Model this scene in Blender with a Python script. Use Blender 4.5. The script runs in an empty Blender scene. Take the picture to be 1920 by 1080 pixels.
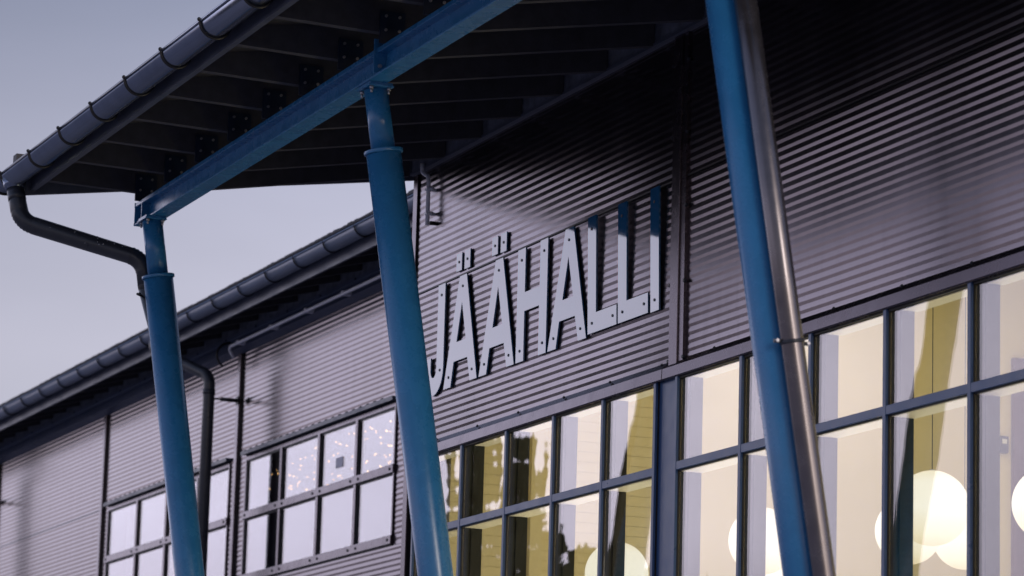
import bpy, math, random
from mathutils import Vector, Matrix
from mathutils.geometry import tessellate_polygon
random.seed(7)
PI = math.pi
sc = bpy.context.scene

# ---------------------------------------------------------------- camera
cam_d = bpy.data.cameras.new('camera'); cam = bpy.data.objects.new('camera', cam_d)
sc.collection.objects.link(cam); sc.camera = cam
cam_d.sensor_width = 36; cam_d.lens = 118.1; cam_d.clip_start = .1; cam_d.clip_end = 6000
Rr = Vector((0.38982, 0.92044, 0.02869)); Ru = Vector((0.16263, -0.09948, 0.98166)); Rf = Vector((-0.90642, 0.37800, 0.18847))
mw = Matrix((( Rr.x, Ru.x, -Rf.x, 0), (Rr.y, Ru.y, -Rf.y, -7.2), (Rr.z, Ru.z, -Rf.z, 1.6), (0, 0, 0, 1)))
cam.matrix_world = mw
cam_d.dof.use_dof = True; cam_d.dof.focus_distance = 17.3; cam_d.dof.aperture_fstop = 4.2

# ---------------------------------------------------------------- sky, sun, exposure
sc.view_settings.view_transform = 'Standard'; sc.view_settings.look = 'None'
sc.view_settings.exposure = 0.0; sc.view_settings.gamma = 1.0
SUN_EL, SUN_AZ = math.radians(14), math.atan2(.04, .96)     # pale light from behind the camera, skimming the facade
w = bpy.data.worlds.new('World'); sc.world = w; w.use_nodes = True
nt = w.node_tree; nt.nodes.clear(); N = nt.nodes.new; L = nt.links.new
out = N('ShaderNodeOutputWorld'); bg = N('ShaderNodeBackground'); bg.inputs[1].default_value = 1.0
tc = N('ShaderNodeTexCoord'); sep = N('ShaderNodeSeparateXYZ'); L(tc.outputs['Generated'], sep.inputs[0])
ramp = N('ShaderNodeValToRGB'); L(sep.outputs['Z'], ramp.inputs[0])
cr = ramp.color_ramp; cr.elements[0].position = 0.0; cr.elements[0].color = (.22, .18, .21, 1)
cr.elements[1].position = 1.0; cr.elements[1].color = (.13, .16, .26, 1)
for p, c in ((.05, (.28, .24, .29)), (.115, (.50, .47, .58)), (.165, (.56, .53, .645)), (.21, (.475, .46, .58)), (.27, (.285, .295, .41)), (.36, (.22, .25, .38)), (.6, (.17, .20, .32))):
    e = cr.elements.new(p); e.color = (*c, 1)
dot = N('ShaderNodeVectorMath'); dot.operation = 'DOT_PRODUCT'; L(tc.outputs['Generated'], dot.inputs[0]); dot.inputs[1].default_value = (-.56, -.83, .0)
mr = N('ShaderNodeMapRange'); mr.interpolation_type = 'SMOOTHSTEP'; L(dot.outputs['Value'], mr.inputs[0])
mr.inputs[1].default_value = .40; mr.inputs[2].default_value = .85; mr.inputs[3].default_value = 1.0; mr.inputs[4].default_value = 1.9
mul = N('ShaderNodeVectorMath'); mul.operation = 'SCALE'; L(ramp.outputs[0], mul.inputs[0]); L(mr.outputs[0], mul.inputs['Scale'])
mra = N('ShaderNodeMapRange'); L(sep.outputs['Y'], mra.inputs[0]); mra.inputs[1].default_value = .22; mra.inputs[2].default_value = .48; mra.inputs[3].default_value = .80; mra.inputs[4].default_value = 1.28
mula = N('ShaderNodeVectorMath'); mula.operation = 'SCALE'; L(ramp.outputs[0], mula.inputs[0]); L(mra.outputs[0], mula.inputs['Scale']); L(mula.outputs[0], mul.inputs[0])
dg = N('ShaderNodeVectorMath'); dg.operation = 'DOT_PRODUCT'; L(tc.outputs['Generated'], dg.inputs[0]); dg.inputs[1].default_value = (-.936, -.322, .139)
mg = N('ShaderNodeMapRange'); mg.interpolation_type = 'SMOOTHSTEP'; L(dg.outputs['Value'], mg.inputs[0]); mg.inputs[1].default_value = .945; mg.inputs[2].default_value = .998; mg.inputs[4].default_value = 2.0
mm = N('ShaderNodeMath'); mm.operation = 'ADD'; L(mr.outputs[0], mm.inputs[0]); L(mg.outputs[0], mm.inputs[1]); L(mm.outputs[0], mul.inputs['Scale'])
cn = N('ShaderNodeTexNoise'); cn.inputs['Scale'].default_value = 7; cn.inputs['Detail'].default_value = 4; cm = N('ShaderNodeMapping'); cm.inputs['Scale'].default_value = (1, 1, 3.5); L(tc.outputs['Generated'], cm.inputs[0]); L(cm.outputs[0], cn.inputs[0])
cmr = N('ShaderNodeMapRange'); cmr.inputs[1].default_value = .3; cmr.inputs[2].default_value = .7; cmr.inputs[3].default_value = .95; cmr.inputs[4].default_value = 1.05; L(cn.outputs[0], cmr.inputs[0])
mfx = N('ShaderNodeMath'); mfx.operation = 'MULTIPLY'; L(mra.outputs[0], mfx.inputs[0]); L(cmr.outputs[0], mfx.inputs[1]); L(mfx.outputs[0], mula.inputs['Scale'])
sky = N('ShaderNodeTexSky'); sky.sky_type = 'NISHITA'; sky.sun_disc = False
sky.sun_elevation = SUN_EL; sky.sun_rotation = PI/2 - SUN_AZ
sks = N('ShaderNodeVectorMath'); sks.operation = 'SCALE'; sks.inputs['Scale'].default_value = .015; L(sky.outputs[0], sks.inputs[0])
dt2 = N('ShaderNodeVectorMath'); dt2.operation = 'DOT_PRODUCT'; L(tc.outputs['Generated'], dt2.inputs[0]); dt2.inputs[1].default_value = (.96, .22, .17)
mr2 = N('ShaderNodeMapRange'); mr2.interpolation_type = 'SMOOTHSTEP'; L(dt2.outputs['Value'], mr2.inputs[0]); mr2.inputs[1].default_value = .86; mr2.inputs[2].default_value = .985
wm = N('ShaderNodeVectorMath'); wm.operation = 'SCALE'; wm.inputs[0].default_value = (1.6, 1.35, 1.15); L(mr2.outputs[0], wm.inputs['Scale'])
ad0 = N('ShaderNodeVectorMath'); ad0.operation = 'ADD'; L(mul.outputs[0], ad0.inputs[0]); L(wm.outputs[0], ad0.inputs[1])
add = N('ShaderNodeVectorMath'); add.operation = 'ADD'; L(ad0.outputs[0], add.inputs[0]); L(sks.outputs[0], add.inputs[1])
L(add.outputs[0], bg.inputs[0]); L(bg.outputs[0], out.inputs[0])
sl = bpy.data.lights.new('sun', 'SUN'); sl.energy = .55; sl.angle = math.radians(16); sl.color = (1, .90, .82)
so = bpy.data.objects.new('sun', sl); sc.collection.objects.link(so)
sd = Vector((math.cos(SUN_EL)*math.cos(SUN_AZ), math.cos(SUN_EL)*math.sin(SUN_AZ), math.sin(SUN_EL)))
so.rotation_euler = sd.to_track_quat('Z', 'Y').to_euler(); so.location = (20, -10, 20)

# ---------------------------------------------------------------- helpers
class MB:
    def __init__(s): s.v = []; s.f = []; s.s = []; s.i = []
    def face(s, pts, smooth=False):
        n = len(s.v); s.v += [tuple(p) for p in pts]; s.f.append(tuple(range(n, n+len(pts)))); s.s.append(smooth)
    def box(s, a, b):
        x0, y0, z0 = [min(p, q) for p, q in zip(a, b)]; x1, y1, z1 = [max(p, q) for p, q in zip(a, b)]
        n = len(s.v); s.i.append((n, len(s.f)))
        s.v += [(x0,y0,z0),(x1,y0,z0),(x1,y1,z0),(x0,y1,z0),(x0,y0,z1),(x1,y0,z1),(x1,y1,z1),(x0,y1,z1)]
        for f in ((0,3,2,1),(4,5,6,7),(0,1,5,4),(1,2,6,5),(2,3,7,6),(3,0,4,7)):
            s.f.append(tuple(n+i for i in f)); s.s.append(False)
        return s
    def extrude(s, prof, x0, x1, closed=True, smooth=False, cap=True):   # prof: (y, z) list, run along X
        n = len(s.v); k = len(prof)
        s.v += [(x0, y, z) for y, z in prof] + [(x1, y, z) for y, z in prof]
        for i in range(k if closed else k-1):
            j = (i+1) % k; s.f.append((n+i, n+j, n+k+j, n+k+i)); s.s.append(smooth)
        if closed and cap:
            s.f.append(tuple(range(n, n+k))); s.s.append(False)
            s.f.append(tuple(range(n+2*k-1, n+k-1, -1))); s.s.append(False)
        return s
    def plate(s, outer, y0, y1, holes=()):        # outline in (x, z), thickness y0..y1
        loops = [outer] + list(holes)
        pts = [p for l in loops for p in l]
        tris = tessellate_polygon([[Vector((x, z, 0)) for x, z in l] for l in loops])
        n = len(s.v); k = len(pts)
        s.v += [(x, y0, z) for x, z in pts] + [(x, y1, z) for x, z in pts]
        for t in tris:
            s.f.append((n+t[0], n+t[1], n+t[2])); s.s.append(False)
            s.f.append((n+k+t[2], n+k+t[1], n+k+t[0])); s.s.append(False)
        o = n
        for l in loops:
            m = len(l)
            for i in range(m):
                j = (i+1) % m; s.f.append((o+i, o+j, o+k+j, o+k+i)); s.s.append(False)
            o += m
        return s
    def tube(s, path, r, seg=16, cap=True, radii=None):
        path = [Vector(p) for p in path]; n0 = len(s.v); nrm = None; s.i.append((n0, len(s.f)))
        for i, p in enumerate(path):
            t = (path[min(i+1, len(path)-1)] - path[max(i-1, 0)]).normalized()
            if nrm is None: nrm = t.orthogonal().normalized()
            nrm = (nrm - t*nrm.dot(t)).normalized(); b = t.cross(nrm)
            rr = radii[i] if radii else r
            for k in range(seg):
                a = 2*PI*k/seg; s.v.append(tuple(p + (nrm*math.cos(a) + b*math.sin(a))*rr))
        for i in range(len(path)-1):
            for k in range(seg):
                a = n0+i*seg+k; b2 = n0+i*seg+(k+1) % seg
                s.f.append((a, b2, b2+seg, a+seg)); s.s.append(True)
        if cap:
            s.f.append(tuple(n0+k for k in reversed(range(seg)))); s.s.append(False)
            e = n0+(len(path)-1)*seg; s.f.append(tuple(e+k for k in range(seg))); s.s.append(False)
        return s
    def ball(s, c, r, nu=24, nv=14, sq=1.0):
        c = Vector(c); n = len(s.v); s.i.append((n, len(s.f)))
        for j in range(nv+1):
            ph = PI*j/nv
            for i in range(nu):
                th = 2*PI*i/nu; s.v.append((c.x+r*math.sin(ph)*math.cos(th), c.y+r*math.sin(ph)*math.sin(th), c.z+sq*r*math.cos(ph)))
        for j in range(nv):
            for i in range(nu):
                a = n+j*nu+i; b = n+j*nu+(i+1) % nu
                s.f.append((a, a+nu, b+nu, b)); s.s.append(True)
        return s
    def split(s, name, m, parent=None, per=1):       # one object for every piece (or every 'per' pieces that belong together)
        cuts = s.i[::per] + [(len(s.v), len(s.f))]
        for (v0, f0), (v1, f1) in zip(cuts, cuts[1:]):
            q = MB(); q.v = s.v[v0:v1]; q.f = [tuple(k-v0 for k in f) for f in s.f[f0:f1]]; q.s = s.s[f0:f1]; o = q.build(name, m, parent)
        return o
    def build(s, name, m, parent=None, bevel=0):
        me = bpy.data.meshes.new(name); me.from_pydata(s.v, [], s.f); me.update()
        me.polygons.foreach_set('use_smooth', s.s); me.materials.append(m)
        o = bpy.data.objects.new(name, me); sc.collection.objects.link(o)
        if parent is not None:
            o.parent = parent; o.matrix_parent_inverse = Matrix.Translation(-world(parent))
        if bevel:
            bv = o.modifiers.new('bevel', 'BEVEL'); bv.width = bevel; bv.segments = 2; bv.limit_method = 'ANGLE'; bv.harden_normals = False
        return o
def adopt(c, parent, loc=None):
    mpi = c.matrix_parent_inverse.copy(); c.parent = parent; c.matrix_parent_inverse = mpi
    sc.collection.objects.link(c)
    if loc is not None: c.location = loc
    return c
def world(o):
    v = Vector(o.location)
    while o.parent is not None:
        v += o.matrix_parent_inverse.translation; o = o.parent; v += Vector(o.location)
    return v
def thing(name, loc, label, cat, group=None, kind=None):
    o = bpy.data.objects.new(name, None); sc.collection.objects.link(o); o.location = loc; o.empty_display_size = .2
    tag(o, label, cat, group, kind); return o
def tag(o, label=None, cat=None, group=None, kind=None):
    if label: o['label'] = label
    if cat: o['category'] = cat
    if group: o['group'] = group
    if kind: o['kind'] = kind
    return o
def fillet(pts, r, n=7):
    pts = [Vector(p) for p in pts]; outp = [pts[0]]; arc = [0]
    for i in range(1, len(pts)-1):
        a, b, c = pts[i-1], pts[i], pts[i+1]
        u = (a-b).normalized(); v = (c-b).normalized(); ang = u.angle(v)
        if ang > PI-.02: outp.append(b); arc.append(0); continue
        d = min(r/math.tan(ang/2), (a-b).length*.48, (c-b).length*.48); rr = d*math.tan(ang/2)
        cen = b + (u+v).normalized()*(rr/math.sin(ang/2)); p0 = b+u*d-cen; p1 = b+v*d-cen; tot = p0.angle(p1)
        for k in range(n+1):
            t = k/n; q = (p0*math.sin((1-t)*tot) + p1*math.sin(t*tot))/math.sin(tot); outp.append(cen+q); arc.append(1)
    outp.append(pts[-1]); arc.append(0)
    return outp, arc

def mat(name, col, rough=.5, metal=0., ior=1.5, var=.0, vscale=3., bump=0., bscale=40., rvar=0., streak=False, spec=None, dirt=None, dscale=2.5):
    m = bpy.data.materials.new(name); m.use_nodes = True; t = m.node_tree
    p = t.nodes['Principled BSDF']; p.inputs['Base Color'].default_value = (*col, 1)
    p.inputs['Roughness'].default_value = rough; p.inputs['Metallic'].default_value = metal; p.inputs['IOR'].default_value = ior
    tc = t.nodes.new('ShaderNodeTexCoord'); mp = t.nodes.new('ShaderNodeMapping'); t.links.new(tc.outputs['Object'], mp.inputs[0])
    if streak: mp.inputs['Scale'].default_value = (1, 1, .08)
    if var or rvar:
        n = t.nodes.new('ShaderNodeTexNoise'); n.inputs['Scale'].default_value = vscale; n.inputs['Detail'].default_value = 6; n.inputs['Roughness'].default_value = .65
        t.links.new(mp.outputs[0], n.inputs[0])
        if var:
            mx = t.nodes.new('ShaderNodeMixRGB'); r = t.nodes.new('ShaderNodeMapRange'); r.inputs[1].default_value = .3; r.inputs[2].default_value = .7
            t.links.new(n.outputs[0], r.inputs[0]); t.links.new(r.outputs[0], mx.inputs[0])
            mx.inputs[1].default_value = (*[c*(1-var) for c in col], 1); mx.inputs[2].default_value = (*[min(1, c*(1+var)) for c in col], 1)
            src = mx.outputs[0]
            if dirt:
                n3 = t.nodes.new('ShaderNodeTexNoise'); n3.inputs['Scale'].default_value = dscale; n3.inputs['Detail'].default_value = 8; n3.inputs['Roughness'].default_value = .75
                t.links.new(mp.outputs[0], n3.inputs[0])
                r3 = t.nodes.new('ShaderNodeMapRange'); r3.inputs[1].default_value = .56; r3.inputs[2].default_value = .74; r3.inputs[4].default_value = .55
                t.links.new(n3.outputs[0], r3.inputs[0]); mx3 = t.nodes.new('ShaderNodeMixRGB'); t.links.new(r3.outputs[0], mx3.inputs[0])
                t.links.new(src, mx3.inputs[1]); mx3.inputs[2].default_value = (*dirt, 1); src = mx3.outputs[0]
            t.links.new(src, p.inputs['Base Color'])
        if rvar:
            r2 = t.nodes.new('ShaderNodeMapRange'); r2.inputs[1].default_value = .3; r2.inputs[2].default_value = .7
            r2.inputs[3].default_value = rough*(1-rvar); r2.inputs[4].default_value = min(1, rough*(1+rvar))
            t.links.new(n.outputs[0], r2.inputs[0]); t.links.new(r2.outputs[0], p.inputs['Roughness'])
    if bump:
        n2 = t.nodes.new('ShaderNodeTexNoise'); n2.inputs['Scale'].default_value = bscale; n2.inputs['Detail'].default_value = 3
        t.links.new(mp.outputs[0], n2.inputs[0])
        b = t.nodes.new('ShaderNodeBump'); b.inputs['Strength'].default_value = 1; b.inputs['Distance'].default_value = bump
        t.links.new(n2.outputs[0], b.inputs['Height']); t.links.new(b.outputs[0], p.inputs['Normal'])
    return m
def emit(name, col, s):
    m = bpy.data.materials.new(name); m.use_nodes = True; t = m.node_tree; t.nodes.clear()
    e = t.nodes.new('ShaderNodeEmission'); o = t.nodes.new('ShaderNodeOutputMaterial'); e.inputs[0].default_value = (*col, 1); e.inputs[1].default_value = s
    t.links.new(e.outputs[0], o.inputs[0]); return m
def glassmat(name, ior, tint=(1, 1, 1), bump=.0, bscale=1.5):
    m = bpy.data.materials.new(name); m.use_nodes = True; t = m.node_tree; t.nodes.clear(); NN = t.nodes.new
    o = NN('ShaderNodeOutputMaterial'); mx = NN('ShaderNodeMixShader'); tr = NN('ShaderNodeBsdfTransparent'); gl = NN('ShaderNodeBsdfGlossy')
    tr.inputs[0].default_value = (*tint, 1); gl.inputs['Roughness'].default_value = 0.0; gl.inputs[0].default_value = (1, .965, .985, 1)
    ge = NN('ShaderNodeNewGeometry'); dt = NN('ShaderNodeVectorMath'); dt.operation = 'DOT_PRODUCT'
    t.links.new(ge.outputs['Incoming'], dt.inputs[0]); t.links.new(ge.outputs['Normal'], dt.inputs[1])
    def mth(op, a, b=None):
        q = NN('ShaderNodeMath'); q.operation = op
        for i, v in enumerate((a, b)):
            if v is None: continue
            if isinstance(v, (int, float)): q.inputs[i].default_value = v
            else: t.links.new(v, q.inputs[i])
        return q.outputs[0]
    cosv = mth('ABSOLUTE', dt.outputs['Value']); pw = mth('POWER', mth('SUBTRACT', 1.0, cosv), 5.0)
    fac = mth('ADD', mth('MULTIPLY', pw, 1-ior), ior)      # Schlick curve, ior = reflectance face on
    t.links.new(fac, mx.inputs[0]); t.links.new(tr.outputs[0], mx.inputs[1]); t.links.new(gl.outputs[0], mx.inputs[2]); t.links.new(mx.outputs[0], o.inputs[0])
    if bump:
        tc = NN('ShaderNodeTexCoord'); mp = NN('ShaderNodeMapping'); mp.inputs['Scale'].default_value = (1.6, 1, 1)
        n = NN('ShaderNodeTexNoise'); n.inputs['Scale'].default_value = bscale; n.inputs['Detail'].default_value = 1.5; b = NN('ShaderNodeBump'); b.inputs['Distance'].default_value = bump
        t.links.new(tc.outputs['Object'], mp.inputs[0]); t.links.new(mp.outputs[0], n.inputs[0]); t.links.new(n.outputs[0], b.inputs['Height']); t.links.new(b.outputs[0], gl.inputs['Normal'])
    return m

def globemat():
    m = emit('warm opal globe', (1, .93, .74), 1.0); t = m.node_tree; e = [n for n in t.nodes if n.type == 'EMISSION'][0]
    tc = t.nodes.new('ShaderNodeTexCoord'); sp = t.nodes.new('ShaderNodeSeparateXYZ'); r = t.nodes.new('ShaderNodeValToRGB')
    t.links.new(tc.outputs['Generated'], sp.inputs[0]); t.links.new(sp.outputs['Z'], r.inputs[0])
    r.color_ramp.elements[0].position = 0; r.color_ramp.elements[0].color = (.80, .66, .38, 1); r.color_ramp.elements[1].position = 1; r.color_ramp.elements[1].color = (.95, .84, .58, 1)
    for p, c in ((.12, (.90, .80, .54)), (.45, (1.0, .95, .78)), (.8, (1.0, .94, .76))):
        q = r.color_ramp.elements.new(p); q.color = (*c, 1)
    t.links.new(r.outputs[0], e.inputs[0]); e.inputs[1].default_value = 1.22
    return m
M = dict(
    clad=mat('brown grey coated sheet metal', (.155, .136, .158), .19, .93, 1.5, var=.2, vscale=1.6, rvar=.2, streak=True, bump=.0003, bscale=6, dirt=(.095, .085, .10), dscale=9),
    trim=mat('brown grey folded flashing', (.115, .096, .115), .26, .9, 1.5, var=.1, vscale=9, rvar=.2, dirt=(.085, .07, .085), dscale=7),
    blue=mat('blue painted steel', (.027, .175, .39), .27, 0, 1.55, var=.10, vscale=7, rvar=.25, bump=.0003, bscale=60, dirt=(.035, .16, .34), dscale=16),
    bluegloss=mat('glossy blue letter plate', (.012, .10, .235), .045, 0, 2.15, var=.05, vscale=20, bump=.0002, bscale=9),
    frame=mat('blue window profile', (.035, .085, .21), .33, 0, 1.5, var=.08, vscale=12, rvar=.2),
    gasket=mat('black gasket', (.012, .012, .014), .5),
    gutter=mat('dark grey blue gutter steel', (.17, .205, .29), .17, .8, 1.6, var=.12, vscale=6, rvar=.25, bump=.0004, bscale=12, dirt=(.12, .14, .19), dscale=6),
    winggutter=mat('blue grey gutter steel', (.19, .24, .34), .34, .6, 1.6, var=.12, vscale=6, rvar=.2, dirt=(.13, .16, .22), dscale=5),
    pipe=mat('dark graphite downpipe', (.028, .032, .043), .33, 0, 1.5, var=.15, vscale=10, rvar=.25, dirt=(.06, .06, .065), dscale=18),
    silver=mat('aged silver grey pipe', (.165, .152, .162), .25, .85, 1.6, var=.1, vscale=14, rvar=.2),
    black=mat('black painted iron', (.012, .012, .015), .4),
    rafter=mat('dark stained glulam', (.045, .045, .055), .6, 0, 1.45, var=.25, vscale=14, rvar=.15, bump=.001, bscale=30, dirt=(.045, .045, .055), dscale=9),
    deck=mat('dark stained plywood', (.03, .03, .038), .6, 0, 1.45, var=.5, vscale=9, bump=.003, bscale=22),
    ply=mat('bluish lit plywood', (.12, .135, .18), .6, 0, 1.45, var=.5, vscale=9, bump=.003, bscale=22),  # paler copy of the deck plywood, with bluish light put into its colour
    fascia=mat('dark slate fascia board', (.07, .08, .115), .40, 0, 1.5, var=.2, vscale=7, rvar=.2, dirt=(.02, .02, .025), dscale=10),
    bracket=mat('navy bracket plate', (.008, .018, .042), .4, 0, 1.5, var=.15, vscale=20),
    zinc=mat('galvanised bolt', (.45, .45, .48), .38, .9, 1.5, var=.1, vscale=60),
    boltdark=mat('dark screw head', (.012, .015, .025), .45),
    conduit=mat('pale grey conduit', (.74, .76, .84), .4, 0, 1.5, var=.1, vscale=30),
    roofing=mat('mossy roofing sheet', (.10, .095, .10), .85, 0, 1.4, var=.45, vscale=22, bump=.004, bscale=30),
    farbox=mat('blue grey eave trim', (.07, .09, .15), .38, 0, 1.55, var=.18, vscale=5, rvar=.25, dirt=(.03, .035, .05), dscale=6),
    inwall=mat('cream painted wall', (.76, .68, .44), .7, 0, 1.4, var=.03, vscale=2),
    inwhite=mat('white painted plaster', (.74, .70, .52), .7, 0, 1.4, var=.03, vscale=1.5),
    reveal=mat('white reveal', (.86, .84, .72), .6, 0, 1.4, var=.02, vscale=6),
    fin=mat('charcoal inner mullion', (.022, .023, .022), .45, 0, 1.4),
    purple=mat('plum painted door', (.10, .045, .065), .5, 0, 1.45, var=.05),
    darkroom=mat('dim room lining', (.10, .09, .11), .8, 0, 1.4, var=.1),
    paper=mat('grey printed notice', (.62, .60, .66), .7, 0, 1.4, var=.2, vscale=40),
    cable=mat('thin dark flex', (.06, .055, .05), .6),
    ground=mat('frosted asphalt', (.45, .42, .46), .85, 0, 1.4, var=.25, vscale=.4, bump=.01, bscale=5),
    trunk=mat('spruce bark', (.06, .045, .035), .9, 0, 1.4, var=.3, vscale=8),
    needle=mat('spruce needles', (.018, .030, .018), .8, 0, 1.4, var=.4, vscale=3),
    globe=globemat(),
    bulb=emit('amber fairy light', (1, .52, .16), 5.5),
    strip=emit('ceiling strip lamp', (1, .9, .62), 3.0),
    glass=glassmat('coated window glass', .105, (.985, .985, .97), .0012, 1.9),
    glassfar=glassmat('mirror coated window glass', .15, (.90, .93, .95), .0005, 1.2),
)

# ---------------------------------------------------------------- ground
g = MB(); g.face([(-3000, -3000, 0), (3000, -3000, 0), (3000, 3000, 0), (-3000, 3000, 0)])
tag(g.build('ground', M['ground']), 'pale frosted ground around the building', None, None, 'structure')

# ---------------------------------------------------------------- corrugated sheet
P = .0415
def sheet(x0, x1, z0, z1, y, top_flat=.0, pitch=P):
    """trapezoidal ribs running along X; y is the outer face"""
    prof = []; z = z1; d = .0026
    if top_flat: prof += [(y, z)]; z -= top_flat
    k = pitch/.0415
    while z > z0 + pitch:
        prof += [(y, z), (y, z-.0170*k), (y+d, z-.0335*k), (y+d, z-.0403*k)]; z -= pitch
    prof += [(y, z), (y, z0), (y+d+.008, z0), (y+d+.008, z1)]
    m = MB(); m.extrude(prof, x0, x1, closed=True); return m
def sheet_part(x0, x1, z0, z1, y, parent, label=None):
    o = sheet(x0, x1, z0, z1, y).build('wall_cladding', M['clad'], parent)
    return o

# ================================================================ main building
hall = thing('ice_hall', (-14, 3, 0), 'tall mauve brown corrugated entrance building with blue framed glass wall', 'building')
ZS, ZH, ZT = 5.40, 4.455, 6.16
sheet_part(-18.775, -15.145, ZS+.002, ZT, 0, hall); sheet_part(-18.775, -15.145, ZH, ZS-.012, .004, hall)
sheet_part(-14.993, -10.6, ZS+.002, ZT, 0, hall); sheet_part(-14.993, -10.6, ZH, ZS-.012, .004, hall)
b = MB(); b.box((-18.85, .02, ZH), (-10.6, .12, 6.34)); b.build('wall', M['black'], hall)          # insulated core behind the sheets
b = MB(); b.box((-18.86, .02, 0), (-18.75, 1.7, 6.4)); b.build('side_wall', M['clad'], hall)
b = MB()
for x0, x1 in ((-18.775, -15.145), (-14.993, -10.6)): b.box((x0, -.0025, ZS-.008), (x1, .012, ZS+.0015)); 
b.build('seam_strip', M['gasket'], hall)
# corner trims and the post between the two bays
def trim_post(x0, x1, xd, z0, z1, name='cover_trim', y=-.020):
    m = MB(); m.box((x0, y, z0), (x1, .02, z1)); o = m.build(name, M['trim'], hall, bevel=.003)
    s = MB(); s.box((x1, y+.008, z0+.004), (xd, .02, z1)); s.build('trim_flange', M['black' if name == 'corner_trim' else 'trim'], o)
    return o
ct = trim_post(-18.855, -18.785, -18.779, 0, 6.15, 'corner_trim', -.012)
tp = trim_post(-15.14, -15.045, -14.99, 4.43, 6.15)
sb = MB()
for z in (4.46, 4.85, 5.24, 5.62, 6.0):
    for x in (-15.153, -14.982): sb.tube([(x, -.004, z), (x, -.02, z)], .009, 8)
sb.split('screw', M['boltdark'], hall)
# head flashing: sloped upper lip and vertical lower face, in lapped lengths
for i, (x0, x1) in enumerate(((-18.78, -16.71), (-16.72, -15.16), (-15.17, -13.0), (-13.01, -10.6),)):
    e = .002*(i % 2)
    pr = [(-.002-e, 4.458), (-.030-e, 4.424), (-.044-e, 4.418), (-.047-e, 4.366), (-.040-e, 4.360), (.03, 4.360), (.03, 4.458)]
    MB().extrude(pr, x0, x1).build('head_flashing', M['trim'], hall)
x = -18.3
k = 0
while x < -10.8:
    s = MB(); s.tube([(x, -.018, 4.446), (x, -.026, 4.452)], .0075, 10)
    s.build('screw', M['boltdark'], hall); x += .60 if k % 2 else .63; k += 1
# ledger and plywood behind the rafters
MB().box((-18.85, -.028, 6.165), (-10.6, .02, 6.345)).build('ledger_board', M['ply'], hall)
MB().box((-18.85, -.040, 6.150), (-10.6, .0, 6.166)).build('soffit_trim', M['fascia'], hall)
# glass wall
YO = -.031
def glass_bay(xs, x_end, z_levels):
    """xs: left edges of mullions"""
    z0 = .25; zh = 4.386
    root = MB(); root.box((xs[0], YO+.012, zh-.026), (x_end, YO+.05, zh+.02))
    fr = root.build('window', M['frame'], hall)
    MB().box((xs[0], YO, .15), (x_end, YO+.06, .25)).build('sill', M['frame'], fr)
    cols = xs + [x_end-.028]
    for x in cols:
        MB().box((x, YO-.006, z0), (x+.028, YO+.009, zh)).build('mullion', M['frame'], fr, bevel=.002)
        MB().box((x-.003, YO+.009, z0), (x+.031, YO+.0165, zh)).build('gasket', M['gasket'], fr)
        m = MB(); m.box((x-.001, YO+.0235, z0), (x+.029, YO+.065, zh)); m.box((x-.010, YO+.065, z0), (x+.038, YO+.100, zh)); m.box((x-.006, YO+.100, z0), (x+.034, YO+.135, zh)); m.build('inner_fin', M['fin'], fr)
    for i in range(len(cols)-1):
        a = cols[i]+.028; c = cols[i+1]
        for zt in z_levels:
            MB().box((a-.004, YO-.004, zt-.042), (c, YO+.009, zt)).build('transom', M['frame'], fr, bevel=.002)
            MB().box((a+.004, YO+.009, zt-.048), (c-.004, YO+.016, zt+.002)).build('gasket', M['gasket'], fr)
            MB().box((a+.003, YO+.026, zt-.048), (c-.012, YO+.14, zt+.001)).build('inner_rail', M['reveal'], fr)
        MB().box((a+.012, YO+.060, zh-.024), (c-.012, YO+.15, zh+.03)).build('inner_rail', M['reveal'], fr)
        MB().box((a+.001, YO+.005, zh-.034), (c-.001, YO+.016, zh-.027)).build('gasket', M['gasket'], fr)
        zs = [zh-.028] + list(z_levels) + [z0]
        for j in range(len(zs)-1):
            MB().box((a+.002, YO+.017, zs[j+1]), (c-.002, YO+.023, zs[j]-.044 if j else zs[j])).build('pane', M['glass'], fr)
    return fr
K = .9949
glass_bay([x*K for x in (-18.725, -17.98, -17.312, -16.648, -15.996)], -15.322*K, (3.930, 1.9))
glass_bay([x*K for x in (-15.098, -14.380, -13.668, -12.958, -12.224, -11.50)], -10.78*K+.05, (3.930, 1.9))
MB().box((-15.322*K+.001, YO+.016, .15), (-15.098*K-.001, YO+.05, 4.386)).build('infill_panel', M['frame'], hall)
# lobby behind the glass
m = MB(); m.box((-18.745, .20, 0), (-18.62, 5.0, 6.1)); m.build('inner_wall', M['inwall'], hall)
bd = MB()
MB().box((-18.621, 1.64, 0), (-18.610, 5.0, 6.0)).build('inner_wall', M['inwall'], hall)
for z in [x*.062+.1 for x in range(95)]: bd.box((-18.621, .2, z), (-18.615, 1.64, z+.0595))
bd.build('wall_boards', M['inwall'], hall)
m = MB(); m.box((-18.613, .70, 0), (-18.55, .78, 6.0)); m.build('pilaster', M['inwall'], hall)
m = MB(); m.box((-18.6, 4.4, 0), (-10.7, 4.5, 6.1)); m.build('inner_wall', M['inwhite'], hall)
m = MB(); m.box((-10.72, .14, 0), (-10.701, 4.4, 5.95)); m.build('inner_wall', M['inwhite'], hall)
m = MB(); m.box((-18.6, .13, 5.95), (-10.72, 4.4, 6.1)); m.build('ceiling', M['inwhite'], hall)
m = MB(); m.box((-18.6, .121, 4.42), (-10.72, .16, 5.94)); m.build('inner_wall', M['inwhite'], hall)
m = MB(); m.box((-18.6, .2, .01), (-10.72, 4.4, .06)); m.build('floor_slab', M['inwhite'], hall)
MB().box((-18.609, 4.09, 0.06), (-18.57, 4.39, 5.36)).build('inner_door', M['purple'], hall)
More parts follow.
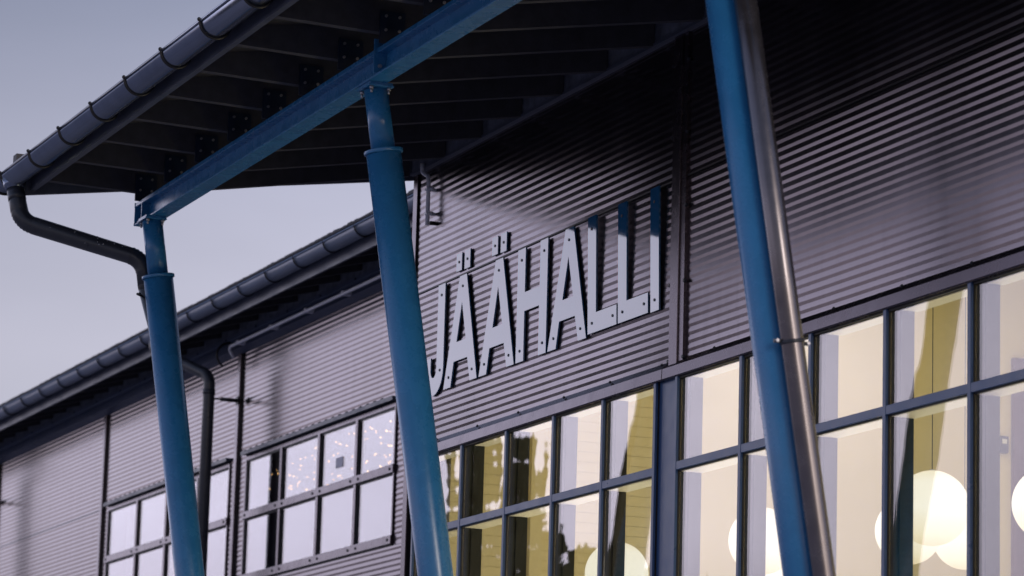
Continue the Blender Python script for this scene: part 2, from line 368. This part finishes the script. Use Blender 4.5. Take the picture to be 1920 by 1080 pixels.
# main roof slab
m = MB(); m.extrude([(-2.36, 5.955), (0.3, 6.43), (6.5, 7.5), (6.5, 7.6), (.3, 6.52), (-2.36, 6.045)], -19.22, -10.5); m.build('roof', M['roofing'], hall)
# verge flashing, outer end of the roof
m = MB(); m.extrude([(-2.36, 5.835), (0.3, 6.236), (.3, 6.40), (-2.36, 5.95)], -19.215, -19.185); m.build('verge_board', M['fascia'], hall)
m = MB(); m.box((-19.24, -2.43, 5.98), (-19.16, -2.28, 6.075)); m.build('verge_cap', M['deck'], hall)

# ================================================================ entrance canopy: rafters, fascia, brackets
can = thing('entrance_canopy', (-14, -1.2, 5.8), 'dark timber canopy of close set rafters above the blue beam', 'canopy')
RS = .5855
def rafter_mesh(x):
    pr = [(-2.30, 5.868), (-1.752, 5.858), (-1.74, 5.850), (-.035, 6.155), (-.035, 6.352), (-2.30, 5.955)]
    return MB().extrude(pr, x-.024, x+.024)
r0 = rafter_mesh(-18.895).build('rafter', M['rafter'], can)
bp = MB().box((-18.895+.026, -1.775, 5.803), (-18.895+.034, -1.645, 5.965)).build('bracket_plate', M['bracket'], can)
bm_ = MB()
for y, z in ((-1.745, 5.94), (-1.675, 5.94), (-1.745, 5.87), (-1.675, 5.87)):
    bm_.tube([(-18.861, y, z), (-18.853, y, z)], .0075, 10)
bm_.split('bolt', M['zinc'], bp)
for i in range(1, 15):
    dx = (i*RS, 0, 0)
    adopt(r0.copy(), can, dx)
    c = adopt(bp.copy(), can, dx)
    for gch in bp.children:
        adopt(gch.copy(), c)
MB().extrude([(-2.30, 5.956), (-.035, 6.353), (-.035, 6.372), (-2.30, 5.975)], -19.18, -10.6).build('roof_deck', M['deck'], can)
MB().box((-19.24, -2.325, 5.862), (-10.5, -2.302, 6.03)).build('fascia', M['fascia'], can)
MB().box((-19.24, -2.333, 5.862), (-10.5, -2.3255, 5.878)).build('fascia_lip', M['fascia'], can)

# gutter builder
def gutter(name, x0, x1, yb, zl, r, hooks, label, mat_, hook_r=.0085):
    t = thing(name, ((x0+x1)/2, yb-r, zl-r), label, 'gutter')
    yc = yb-r; n = 18; prof = []
    for k in range(n+1):
        a = PI*k/n; prof.append((yc+r*math.cos(a), zl-r*math.sin(a)))
    ri = r-.0025
    inner = [(yc+ri*math.cos(PI*k/n), zl-ri*math.sin(PI*k/n)+.0005) for k in range(n, -1, -1)]
    m = MB(); m.extrude(prof+inner, x0, x1, smooth=True); o = m.build('trough', mat_, t)
    m = MB(); m.tube([(x0, yc-r-.002, zl+.001), (x1, yc-r-.002, zl+.001)], .008, 10); m.build('rolled_lip', mat_, t)
    m = MB(); m.plate([(yc+r*math.cos(PI*k/n)*.99, zl-r*.99*math.sin(PI*k/n)) for k in range(n+1)], 0, 1)
    cap = MB(); pts = [(yc+(r+.004)*math.cos(PI*k/n), zl-(r+.004)*math.sin(PI*k/n)) for k in range(n+1)]
    cap.extrude(pts, x0-.008, x0-.001); cap.build('end_cap', mat_, t)
    h0 = None
    for x in hooks:
        if h0 is None:
            m = MB(); rr = r+.006
            path = [(x, yc-rr-.004, zl+.006)] + [(x, yc-rr*math.cos(PI*k/14), zl-rr*math.sin(PI*k/14)) for k in range(15)]
            m.tube(path, hook_r, 8); m.ball((x, yc-rr-.005, zl+.007), hook_r*1.25, 8, 6)
            h0 = m.build('gutter_hook', M['black'], t); hx = x
        else:
            adopt(h0.copy(), t, (x-hx, 0, 0))
    return t
HX = [-19.42, -19.23] + [-18.58+.648*i for i in range(13)]
gutter('canopy_gutter', -19.46, -10.45, -2.352, 5.955, .073, HX, 'dark grey half round gutter along the high canopy edge', M['gutter'])

# ================================================================ I-beam
bmx = thing('steel_beam', (-12, -1.7, 5.73), 'long blue painted steel I beam carried on the leaning columns', 'beam')
y0, y1, zb, zt, tf = -1.752, -1.645, 5.666, 5.801, .010
prof = [(y0, zb), (y1, zb), (y1, zb+tf), (-1.695, zb+tf), (-1.695, zt-.024), (y1, zt-.024), (y1, zt), (y0, zt), (y0, zt-.024), (-1.702, zt-.024), (-1.702, zb+tf), (y0, zb+tf)]
MB().extrude(prof, -18.93, -10.7).build('beam_section', M['blue'], bmx, bevel=.003)
MB().box((-18.938, y0, zb), (-18.930, y1, zt)).build('end_plate', M['blue'], bmx, bevel=.001)
MB().box((-14.865, -1.765, zb+tf), (-14.855, -1.702, zt+.045)).build('stiffener', M['blue'], bmx, bevel=.001)
MB().box((-18.80, -1.751, zb+tf), (-18.792, -1.702, zt-tf)).build('stiffener', M['blue'], bmx)
m = MB(); m.tube([(-14.856, -1.735, zb+.045), (-14.846, -1.735, zb+.045)], .010, 8); m.build('bolt', M['zinc'], bmx)

# ================================================================ columns
def column(X, slope, z_collar, label, ys=-1.70):
    t = thing('steel_column', (X, ys+5.655*slope, 0), label, 'column', 'leaning blue columns under the canopy beam')
    ax = lambda z: Vector((X, ys+(5.655-z)*slope, z))
    d = (ax(0)-ax(5)).normalized()
    MB().tube([ax(0), ax(1.5), ax(3.0), ax(z_collar)], .0865, 48).build('tube', M['blue'], t)
    m = MB(); m.tube([ax(z_collar+.016), ax(z_collar-.002)], .096, 48); m.build('collar', M['blue'], t, bevel=.003)
    MB().tube([ax(z_collar), ax(5.645)], .0595, 40).build('upper_tube', M['blue'], t)
    b = MB(); b.box((X-.085, ys-.065, 5.644), (X+.085, ys+.065, 5.653)); b.box((X-.08, ys-.06, 5.6535), (X+.08, ys+.06, 5.6655))
    hp = b.build('head_plate', M['blue'], t, bevel=.001)
    b = MB()
    for dx, dy in ((-.066, -.045), (.066, -.045), (-.066, .045), (.066, .045)):
        b.tube([(X+dx, ys+dy, 5.644), (X+dx, ys+dy, 5.630)], .011, 6); b.tube([(X+dx, ys+dy, 5.630), (X+dx, ys+dy, 5.612)], .006, 8)
    b.split('bolt', M['zinc'], hp, 2)
    b = MB(); b.box((X-.16, ax(0).y-.16, .002), (X+.16, ax(0).y+.16, .022)); b.build('foot_plate', M['blue'], t)
    return t, ax
c1, ax1 = column(-18.65, .160, 5.31, 'farthest leaning blue column, beside the sloping gutter downpipe', -1.725)
c2, ax2 = column(-15.05, .169, 5.33, 'middle leaning blue column, directly left of the wall lettering', -1.68)
c3, ax3 = column(-11.295, .168, 5.33, 'nearest leaning blue column with a grey pipe strapped along it')
# grey pipe strapped to the nearest column
t = thing('grey_downpipe', (-11.295+.135, -.75, 0), 'silver grey pipe strapped along the nearest blue column', 'pipe')
o3 = Vector((.131, .006, 0))
MB().tube([ax3(z)+o3 for z in (0, 2, 4, 5.6)], .0445, 40).build('tube', M['silver'], t)
cz = 3.83
for z in (cz, 1.6):
    m = MB(); a = ax3(z)+o3; m.tube([a-Vector((0, -.168*.007, .007)), a+Vector((0, -.168*.007, .007))], .0475, 40)
    for dy in (-.060, .060):
        m.box((a.x-.012, a.y+dy-.014, a.z-.007), (a.x-.004, a.y+dy+.014, a.z+.007))
    cl = m.build('clamp', M['pipe'], t)
    m = MB()
    for dy in (-.066, .066): m.tube([a+Vector((-.004, dy, 0)), a+Vector((.010, dy, 0))], .0065, 10)
    m.split('bolt', M['zinc'], cl)

# ================================================================ canopy downpipe
def downpipe(name, pts, r, bend, label, ribs=True):
    t = thing(name, (pts[-1][0], pts[-1][1], 0), label, 'downpipe')
    path, arc = fillet(pts, bend, 16)
    radii = [r*(1.07 if (a and i % 2) else 1.0) for i, a in enumerate(arc)] if ribs else None
    MB().tube(path, r, 24, radii=radii).build('tube', M['pipe'], t)
    return t
cb = ax1(5.33)
t = downpipe('downpipe', [(-19.205, -2.425, 5.90), (-19.12, -2.388, 5.655), (-18.82, -1.72, 5.445), (-18.80, cb.y-.02, 5.28), (-18.80, ax1(4.9).y+.03, 4.9), (-18.80, ax1(.3).y+.03, .3)],
             .050, .13, 'dark downpipe bending from the canopy gutter back to the farthest column')
m = MB(); m.tube([(-19.212, -2.427, 5.925), (-19.192, -2.42, 5.86)], .055, 24, radii=[.072, .054]); m.build('outlet', M['gutter'], t)
m = MB(); m.tube([(-19.180, -2.414, 5.83), (-19.166, -2.408, 5.79)], .0535, 24); m.build('sleeve', M['pipe'], t)
gr = MB(); rg = random.Random(5); B0, B1 = Vector((-19.12, -2.388, 5.655)), Vector((-18.82, -1.72, 5.445)); A0, A1 = B0.lerp(B1, .22), B0.lerp(B1, .84); dd = (A1-A0).normalized(); up = Vector((.25, 0, 1)); up = (up-dd*up.dot(dd)).normalized(); sd_ = dd.cross(up)
for k in range(70):
    f = rg.random(); a = rg.gauss(.1, .7); p_ = A0.lerp(A1, f) + (up*math.cos(a) - sd_*math.sin(a))*.0503; r_ = rg.uniform(.001, .0032)
    gr.ball(p_, r_, 6, 4)
tag(gr.build('grit', M['conduit'], t), kind='stuff')
m = MB(); q = ax1(5.22); m.tube([q+Vector((-.09, -.11, 0)), q+Vector((-.15, -.06, 0))], .008, 8); m.ball(q+Vector((-.085, -.098, 0)), .010, 8, 6); m.build('bracket', M['black'], t)

# ================================================================ lettering
ZTp, ZBt = 5.354, 4.713
YF, YB = -.011, -.0015
def letter(poly, holes, bolts, label, name='sign_letter', extra=(), tilt=(.003, 0)):
    xs = [p[0] for p in poly]
    t = thing(name, (sum(xs)/len(xs), YB, ZBt), label, 'sign letter', 'blue steel letters of the wall sign')
    q = 7.189/7.13
    T = lambda l: [(x*q, 1.6+(z-1.6)*q) for x, z in l]
    poly, holes, extra, bolts = T(poly), [T(h) for h in holes], [T(e) for e in extra], T(bolts)
    cx = sum(p[0] for p in poly)/len(poly); t.location.x = cx; parts = []
    parts.append(MB().plate(poly, YF, YB, holes).build('letter_plate', M['bluegloss'], t))
    for e in extra: parts.append(MB().plate(e, YF, YB).build('umlaut_dot', M['bluegloss'], t))
    m = MB()
    for x, z in bolts: m.tube([(x, YF+.002, z), (x, YF-.004, z)], .0078, 10)
    m.split('screw', M['boltdark'], t)
    t.rotation_euler = (tilt[0], 0, tilt[1])
    return t
# J
c = (-18.268, 4.856); pj = [(-18.222, ZTp), (-18.112, ZTp)]
pj += [(c[0]+.156*math.cos(-a), c[1]+.158*math.sin(-a)) for a in [math.radians(x) for x in range(0, 181, 10)]]
pj += [(c[0]-.156, 4.93), (c[0]-.046, 4.93)]
pj += [(c[0]+.046*math.cos(-a), c[1]+.050*math.sin(-a)) for a in [math.radians(x) for x in range(180, -1, -15)]]
letter(pj, [], [(-18.168, 5.29), (-18.166, 4.84)], 'letter J, first letter, half hidden behind the middle blue column')
def A(ox, label, dots=False):
    T = lambda l: [(ox+x, z) for x, z in l]
    poly = T([(.212, ZTp), (.320, ZTp), (.514, ZBt), (.408, ZBt), (.361, 4.857), (.151, 4.857), (.112, ZBt), (.0, ZBt)])
    hole = T([(.258, 5.199), (.331, 4.969), (.189, 4.969)])
    ex = []; bl = T([(.262, 5.29), (.078, 4.775), (.436, 4.775)])
    if dots:
        ex = [T([(.153, 5.390), (.238, 5.390), (.238, 5.495), (.153, 5.495)]), T([(.280, 5.386), (.366, 5.386), (.366, 5.496), (.280, 5.496)])]
        bl += T([(.195, 5.443), (.323, 5.441)])
    letter(poly, [hole], bl, label, extra=ex)
A(-18.100, 'letter A with two dots, right next to the letter J', True)
A(-17.556, 'letter A with two dots, right before the letter H', True)
def rot(l, ox): return [(ox+x, z) for x, z in l]
letter(rot([(0, ZTp), (.108, ZTp), (.108, 5.100), (.315, 5.100), (.315, ZTp), (.420, ZTp), (.420, ZBt), (.314, ZBt), (.314, 4.993), (.108, 4.993), (.108, ZBt), (0, ZBt)], -17.016), [],
       rot([(.054, 5.29), (.368, 5.29), (.054, 4.775), (.368, 4.775)], -17.016), 'letter H in the middle of the wall lettering')
A(-16.572, 'plain letter A without dots, right after the letter H')
def Lp(ox, lab): letter(rot([(0, ZTp+.004), (.106, ZTp+.004), (.106, 4.832), (.366, 4.832), (.366, 4.727), (0, 4.727)], ox), [],
                        rot([(.05, 5.29), (.055, 4.78), (.318, 4.78)], ox), lab, tilt=(.022, 0))
Lp(-16.036, 'first letter L, right after the plain letter A')
Lp(-15.652, 'second letter L, next to the final letter I')
letter(rot([(0, ZTp+.01), (.105, ZTp+.01), (.105, 4.722), (0, 4.722)], -15.258), [], rot([(.052, 5.29), (.052, 4.78)], -15.258), tilt=(.022, -.024), label='last letter I, single blue bar beside the brown wall post')

# conduit on the main wall
t = thing('wall_conduit', (-18.52, -.04, 5.8), 'short white pipe conduit on the wall above the lettering', 'conduit')
pth, _ = fillet([(-18.62, -.05, 6.18), (-18.615, -.05, 6.125), (-18.53, -.045, 6.085), (-18.515, -.045, 6.04), (-18.515, -.045, 5.78)], .03, 6)
MB().tube(pth, .013, 12).build('tube', M['conduit'], t)
m = MB()
for z in (6.0, 5.85): m.box((-18.530, -.06, z-.007), (-18.497, -.0, z+.007)); m.tube([(-18.49, -.02, z), (-18.49, -.045, z)], .010, 8)
m.split('clip', M['conduit'], t, 2)
m = MB(); m.box((-18.50, -.04, 5.778), (-18.475, -.0, 5.798)); m.tube([(-18.485, -.02, 5.788), (-18.485, -.045, 5.786)], .011, 8); m.build('end_clip', M['black'], t)

# ================================================================ far wing
YW = 1.6
wing = thing('rear_wing', (-30, 4, 0), 'lower mauve corrugated wing stretching away on the left with long gutter', 'building')
posts = [-22.9, -27.06, -31.16, -35.3, -39.4, -43.5, -47.6]
edges = [-18.9] + posts + [-52]
wins = {1: (-26.80, -23.255), 2: (-30.95, -27.23)}
WT, WB = 5.475, 4.40
for i in range(len(edges)-1):
    xr, xl = edges[i]-.03, edges[i+1]+.06
    if i in wins:
        a, c_ = wins[i]
        sheet_part(xl, xr, WT+.03, 6.50, YW, wing)
        sheet_part(xl, a-.012, WB, WT+.03, YW, wing); sheet_part(c_+.012, xr, WB, WT+.03, YW, wing); sheet_part(xl, xr, 3.2, WB-.003, YW, wing)
    else:
        sheet_part(xl, xr, 5.49, 6.50, YW, wing); sheet_part(xl, xr, 3.2, 5.48, YW+.003, wing)
b = MB()
b.box((-52, YW+.03, 0), (-31.0, YW+.2, 6.6)); b.box((-18.9, YW+.03, 0), (-23.2, YW+.2, 6.6)); b.box((-31.0, YW+.03, 5.46), (-23.2, YW+.2, 6.6)); b.box((-31, YW+.03, 0), (-23.2, YW+.2, 4.44)); b.box((-27.24, YW+.03, 4.44), (-26.79, YW+.2, 5.46))
b.build('wall', M['darkroom'], wing)
MB().box((-52, YW, 0), (-18.9, YW+.03, 3.198)).build('lower_wall', M['clad'], wing)
for x in posts:
    m = MB(); m.box((x-.03, YW-.026, 0), (x+.045, YW+.02, 6.48)); o = m.build('cover_trim', M['trim'], wing, bevel=.003)
    s = MB(); s.box((x+.045, YW-.008, 0), (x+.062, YW+.02, 6.48)); s.build('trim_flange', M['black'], o)
def wing_window(x0, x1, mull):
    fr = MB(); y = YW-.012
    fr.box((x0, y, WT-.03), (x1, YW+.02, WT)); fr.box((x0, y, 4.47), (x0+.03, YW+.02, WT-.03)); fr.box((x1-.022, y, 4.47), (x1, YW+.02, WT-.03))
    f = fr.build('window', M['trim'], wing)
    m = MB(); m.box((x0-.02, YW-.05, WT+.018), (x1+.02, YW+.01, WT+.042)); m.box((x0-.02, YW-.053, WT+.012), (x1+.02, YW-.048, WT+.044))
    m.build('hood', M['fascia'], f)
    m = MB(); n = int((x1-x0)/.155)
    for k in range(n): m.tube([(x0+.05+k*.155, YW-.045, WT+.046), (x0+.09+k*.155, YW-.045, WT+.046)], .009, 8)
    m.split('hood_clip', M['black'], f)
    for xm in mull:
        m = MB(); m.box((xm-.03, y-.004, 4.47), (xm+.022, YW+.02, WT-.03)); m.build('mullion', M['trim'], f)
        m = MB(); m.box((xm+.022, y+.008, 4.47), (xm+.044, YW+.03, WT-.03)); m.build('gasket', M['gasket'], f)
    m = MB(); m.box((x0+.03, y+.006, 4.5), (x0+.055, YW+.03, WT-.03)); m.box((x0+.055, y+.008, WT-.044), (x1-.022, YW+.03, WT-.0305)); m.build('gasket', M['gasket'], f)
    for zl, zh in ((4.945, 5.008), (4.41, 4.475)):
        m = MB(); m.box((x0-.002, y-.012, zl), (x1+.002, YW+.02, zh)); r = m.build('rail', M['trim'], f, bevel=.002)
        m = MB(); s = MB()
        for xm in [x0-.02] + list(mull) + [x1+.02]:
            for dx in (-.085, .085):
                if x0 < xm+dx < x1: s.tube([(xm+dx, y-.011, (zl+zh)/2), (xm+dx, y-.018, (zl+zh)/2)], .011, 10)
        s.split('screw', M['boltdark'], r)
        m.box((x0+.03, y+.007, zl-.012), (x1-.02, YW+.03, zl-.0005)); m.build('gasket', M['gasket'], f)
    cols = [x0+.03] + [q for xm in mull for q in (xm-.03, xm+.044)] + [x1-.022]
    for k in range(0, len(cols), 2):
        for zl, zh in ((5.009, WT-.045), (4.476, 4.932)):
            m = MB(); m.box((cols[k]+.001, YW+.004, zl), (cols[k+1]-.001, YW+.010, zh)); m.build('pane', M['glassfar'], f)
    return f
wing_window(-26.80, -23.255, (-25.865, -24.95, -24.085))
wing_window(-30.95, -27.23, (-29.955, -29.03, -28.12))
b = MB()   # room behind the wing windows
b.box((-31, 5.4, 3), (-22.6, 5.5, 6.4)); b.box((-31.1, YW+.21, 3), (-31, 5.4, 6.4)); b.box((-22.6, YW+.21, 3), (-22.5, 5.4, 6.4)); b.box((-31, YW+.21, 6.2), (-22.6, 5.4, 6.3)); b.box((-31, YW+.21, 3), (-22.6, 5.4, 3.1))
b.build('inner_room', M['darkroom'], wing)
# eave: rafters, soffit, fascia, ledger trims
for i in range(64):
    x = -20.0-.5*i
    if i == 0:
        rf = MB().extrude([(1.127, 6.49), (1.54, 6.60), (1.54, 6.76), (1.127, 6.65)], x-.022, x+.022).build('eave_rafter', M['rafter'], wing); rx = x
    else:
        adopt(rf.copy(), wing, (x-rx, 0, 0))
MB().extrude([(1.11, 6.66), (1.60, 6.79), (7.5, 8.0), (7.5, 8.1), (1.60, 6.85), (1.11, 6.70)], -52, -18.95).build('roof', M['roofing'], wing)
MB().box((-52, 1.105, 6.492), (-18.95, 1.125, 6.69)).build('fascia', M['fascia'], wing)
MB().box((-52, 1.545, 6.535), (-18.95, 1.60, 6.78)).build('ledger_board', M['ply'], wing)
MB().extrude([(1.50, 6.545), (1.50, 6.512), (1.535, 6.500), (1.545, 6.545)], -52, -18.95).build('eave_trim', M['farbox'], wing)
MB().extrude([(1.515, 6.492), (1.500, 6.412), (1.60, 6.395), (1.60, 6.50), (1.54, 6.499)], -52, -18.95).build('eave_trim', M['farbox'], wing)
m = MB()
for k in range(40): m.tube([(-20-k*.8, 1.50, 6.528), (-20-k*.8, 1.490, 6.528)], .009, 8)
m.split('screw', M['boltdark'], wing)
gutter('wing_gutter', -52, -19.0, 1.10, 6.632, .071, [-19.87-.675*i for i in range(43)], 'blue grey gutter running along the roof of the lower rear wing', M['winggutter'], .0055)
# moss and grit on the rear roof edge
m = MB(); rnd = random.Random(3); x = -19.2
while x > -45:
    h = rnd.uniform(.001, .008); l = rnd.uniform(.03, .16)
    m.box((x-l, 1.02, 6.69), (x, 1.12, 6.708+h)); x -= l+rnd.uniform(0, .05)
m.build('moss', M['roofing'], wing)
MB().box((-52, 1.01, 6.685), (-18.95, 1.13, 6.703)).build('roof_edge', M['roofing'], wing)
# cable conduit under the rear eave
t = thing('eave_conduit', (-25, 1.47, 6.45), 'long white conduit clipped beneath the rear wing eave', 'conduit')
pth, _ = fillet([(-26.98, 1.50, 6.345), (-26.98, 1.46, 6.41), (-26.90, 1.44, 6.425), (-20.0, 1.44, 6.425)], .03, 5)
MB().tube(pth, .013, 10).build('tube', M['conduit'], t)
m = MB(); x = -26.7
while x < -20: m.box((x-.02, 1.43, 6.414), (x+.02, 1.51, 6.448)); x += .86
m.split('clip', M['conduit'], t)
t = thing('hanging_hoop', (-27.1, 1.45, 6.44), 'black bent hoop below the rear eave beside the white conduit end', 'cable hoop')
MB().tube([(-27.14, 1.52-.12*math.sin(a), 6.50-.14*(1-math.cos(a))*.8) for a in [PI*k/12 for k in range(11)]], .010, 8).build('loop', M['black'], t)
# rear downpipes with wall rods
def wing_pipe(dx, label, grp='downpipes of the rear wing'):
    px_ = -26.98+dx; PY = 1.295
    pts = [(px_-.66, .99, 6.55), (px_-.66, 1.0, 6.46), (px_, PY, 6.17), (px_, PY, 0.1)]
    t = thing('downpipe', (px_, 1.33, 0), label, 'downpipe', grp)
    path, arc = fillet(pts, .12, 10); MB().tube(path, .050, 24).build('tube', M['pipe'], t)
    m = MB()
    for z in (6.03, 2.5): m.tube([(px_, PY, z-.02), (px_, PY, z+.02)], .054, 24)
    m.split('sleeve', M['pipe'], t)
    m = MB()
    for z in (5.98, 2.5):
        m.tube([(px_, 1.335, z), (px_, 1.41, z)], .008, 8); m.tube([(px_, 1.40, z), (px_, 1.575, z)], .017, 12); m.box((px_-.03, 1.545, z-.035), (px_+.03, 1.557, z+.035))
    m.split('wall_rod', M['black'], t, 3)
    return t
wing_pipe(0, 'dark downpipe bracketed to the rear wing wall, right of the farthest column')
wing_pipe(-8.28, 'dark downpipe of the rear wing seen as a soft reflection at far left')
# notice in a rear window, fairy lights
m = MB(); m.box((-24.58, YW+.001, 5.125), (-24.42, YW+.0035, 5.205)); tag(m.build('notice', M['paper']), 'small grey notice taped on a rear wing window pane', 'notice')
rnd = random.Random(11)
strs = [(-26.35, -25.95), (-25.72, -25.02), (-24.82, -24.15), (-23.95, -23.35)]
labs = ['amber fairy lights in the leftmost pane of the large rear window', 'amber fairy lights in the second pane of the large rear window',
        'amber fairy lights around the notice in the third rear window pane', 'dense amber fairy lights in the rear window pane nearest the middle column']
for (xa, xb), lab, n in zip(strs, labs, (16, 32, 28, 38)):
    t = thing('string_light', ((xa+xb)/2, 2.2, 5.5), lab, 'fairy lights', 'fairy lights inside the rear wing window')
    rows = []
    for k in range(n):
        u = rnd.random(); row = rnd.choice((0, 1, 2, 3, 4, 5)) if n > 20 else rnd.choice((1, 3, 4, 5))
        yb_ = 2.1+.03*row; q = (yb_+7.2)/8.8; x = (xa+u*(xb-xa))*q; z = 1.6+(5.33-.072*row+rnd.uniform(-.015, .015)+.03*math.sin(u*9+row)-1.6)*q
        rows.append((row, x, z)); MB().ball((x, 2.1+.03*row, z), rnd.uniform(.003, .0052), 8, 6).build('bulb', M['bulb'], t)
    for row in range(6):
        pp = sorted([(x, 2.1+.03*row, z+.006) for r_, x, z in rows if r_ == row])
        if len(pp) > 1: MB().tube(pp, .002, 5).build('cable', M['cable'], t)

# ================================================================ pendant globes in the lobby
GL = [(-13.87, .78, 3.64, 'big glowing white globe lamp hanging on its cable in the right window'), (-15.70, 1.69, 3.775, 'white globe lamp partly behind the biggest globe, lower left of it'),
      (-16.37, 2.43, 3.857, 'white globe lamp lower right behind the biggest globe'), (-13.84, 1.41, 3.705, 'white globe lamp cut off by the right photo edge'),
      (-16.01, .97, 3.70, 'white globe lamp half hidden behind the nearest blue column'), (-16.81, 1.52, 3.50, 'low white globe lamp at the foot of the nearest blue column'),
      (-17.16, .645, 3.60, 'lone white globe lamp in the left window bay')]
g0 = None
for x, y, z, lab in GL:
    if g0 is None:
        g0 = thing('pendant_lamp', (x, y, z), lab, 'pendant lamp', 'round white pendant lamps behind the glass wall')
        MB().ball((x, y, z), .18, 48, 28).build('globe', M['globe'], g0)
        MB().tube([(x, y, z+.175), (x, y, 5.94)], .0022, 8).build('cable', M['cable'], g0)
        MB().tube([(x, y, z+.172), (x, y, z+.186)], .012, 16).build('cap', M['conduit'], g0)
        base = Vector((x, y, z))
    else:
        o = g0.copy(); sc.collection.objects.link(o); o.location = (x, y, z); o['label'] = lab
        for ch in list(g0.children):
            adopt(ch.copy(), o)
for x in (-17.2, -14.6, -12.0):
    l = bpy.data.lights.new('lobby fill', 'AREA'); l.shape = 'RECTANGLE'; l.size = 1.8; l.size_y = 1.4; l.energy = 15; l.color = (1, .88, .60)  # unseen area light, added to light the lobby instead of the globes
    o = bpy.data.objects.new('lobby_fill', l); sc.collection.objects.link(o); o.location = (x, 2.4, 5.9)
for x in (-17.0, -13.6):
    l = bpy.data.lights.new('added rail fill', 'AREA'); l.shape = 'RECTANGLE'; l.size = 2.4; l.size_y = .6; l.energy = 42; l.color = (1, .88, .60)  # unseen upward light, added to brighten the undersides of the inner rails
    o = bpy.data.objects.new('lobby_fill', l); sc.collection.objects.link(o); o.location = (x, 1.1, 1.3); o.rotation_euler = (PI, 0, 0)
# small wall device beside the plum door
t = thing('wall_device', (-18.58, 4.0, 4.8), 'small dark device with a pale display beside the plum door at far right', 'wall device')
MB().box((-18.609, 3.985, 4.73), (-18.57, 4.05, 4.84)).build('case', M['black'], t, bevel=.004)
MB().box((-18.569, 4.0, 4.79), (-18.566, 4.035, 4.82)).build('display', M['conduit'], t)

# ================================================================ trees across the yard (seen mirrored in the glass)
def spruce(x, y, h, wd, label, seed):
    rnd = random.Random(seed); t = thing('spruce_tree', (x, y, 0), label, 'tree', 'dark trees across the yard mirrored in the glass')
    MB().tube([(x, y, 0), (x+.05, y, h*.5), (x, y, h*.97)], .2, 8, radii=[.2, .11, .02]).build('trunk', M['trunk'], t)
    m = MB(); nl = int(h*5)
    for i in range(nl):
        f = i/nl; z = h*(.12+.86*f)+rnd.uniform(-.1, .1); L_ = wd*(1-f)**.85*rnd.uniform(.55, 1.3)+.10
        for k in range(13):
            a = rnd.uniform(0, 2*PI); l = L_*rnd.uniform(.6, 1.15); dx, dy = math.cos(a), math.sin(a)
            for s in range(5):
                u = (s+.7)/5; px, py, pz = x+dx*l*u, y+dy*l*u, z-.28*l*u*u*1.3+rnd.uniform(-.05, .05)
                w_ = .13*(1.2-u)*max(.5, L_)*.55+.035
                m.face([(px-dy*w_, py+dx*w_, pz-.12*rnd.random()), (px+dx*.14, py+dy*.14, pz-.08), (px+dy*w_, py-dx*w_, pz-.12*rnd.random()), (px-dx*.12, py-dy*.12, pz+.08)])
                m.face([(px-dx*.15, py-dy*.15, pz), (px+dx*.2, py+dy*.2, pz-.02), (px+dx*.15, py+dy*.15, pz-.18*rnd.uniform(.4, 1)), (px-dx*.12, py-dy*.12, pz-.22)])
    m.build('crown', M['needle'], t)
def az(D, a): a = math.radians(a); return -D*math.cos(a), 7.2-D*math.sin(a)
for D, a, h, wd, lab, sd_ in ((58, 22.1, 11.0, 1.6, 'tallest dark spruce mirrored in the left window bay', 1), (60, 23.0, 10.7, 1.6, 'second tall dark spruce mirrored in the left window bay', 2), (62, 24.0, 9.0, 1.4, 'shorter dark spruce mirrored low in the middle panes', 3),
                          (64, 25.1, 8.9, 1.4, 'rounded dark spruce mirrored beside the infill panel', 4), (63, 26.3, 8.6, 1.5, 'low dark spruce mirrored beneath the right bay', 5), (66, 27.6, 8.0, 1.6, 'lowest dark spruce mirrored at the bottom right', 6)):
    x, y = az(D, a); spruce(x, y, h, wd, lab, sd_)
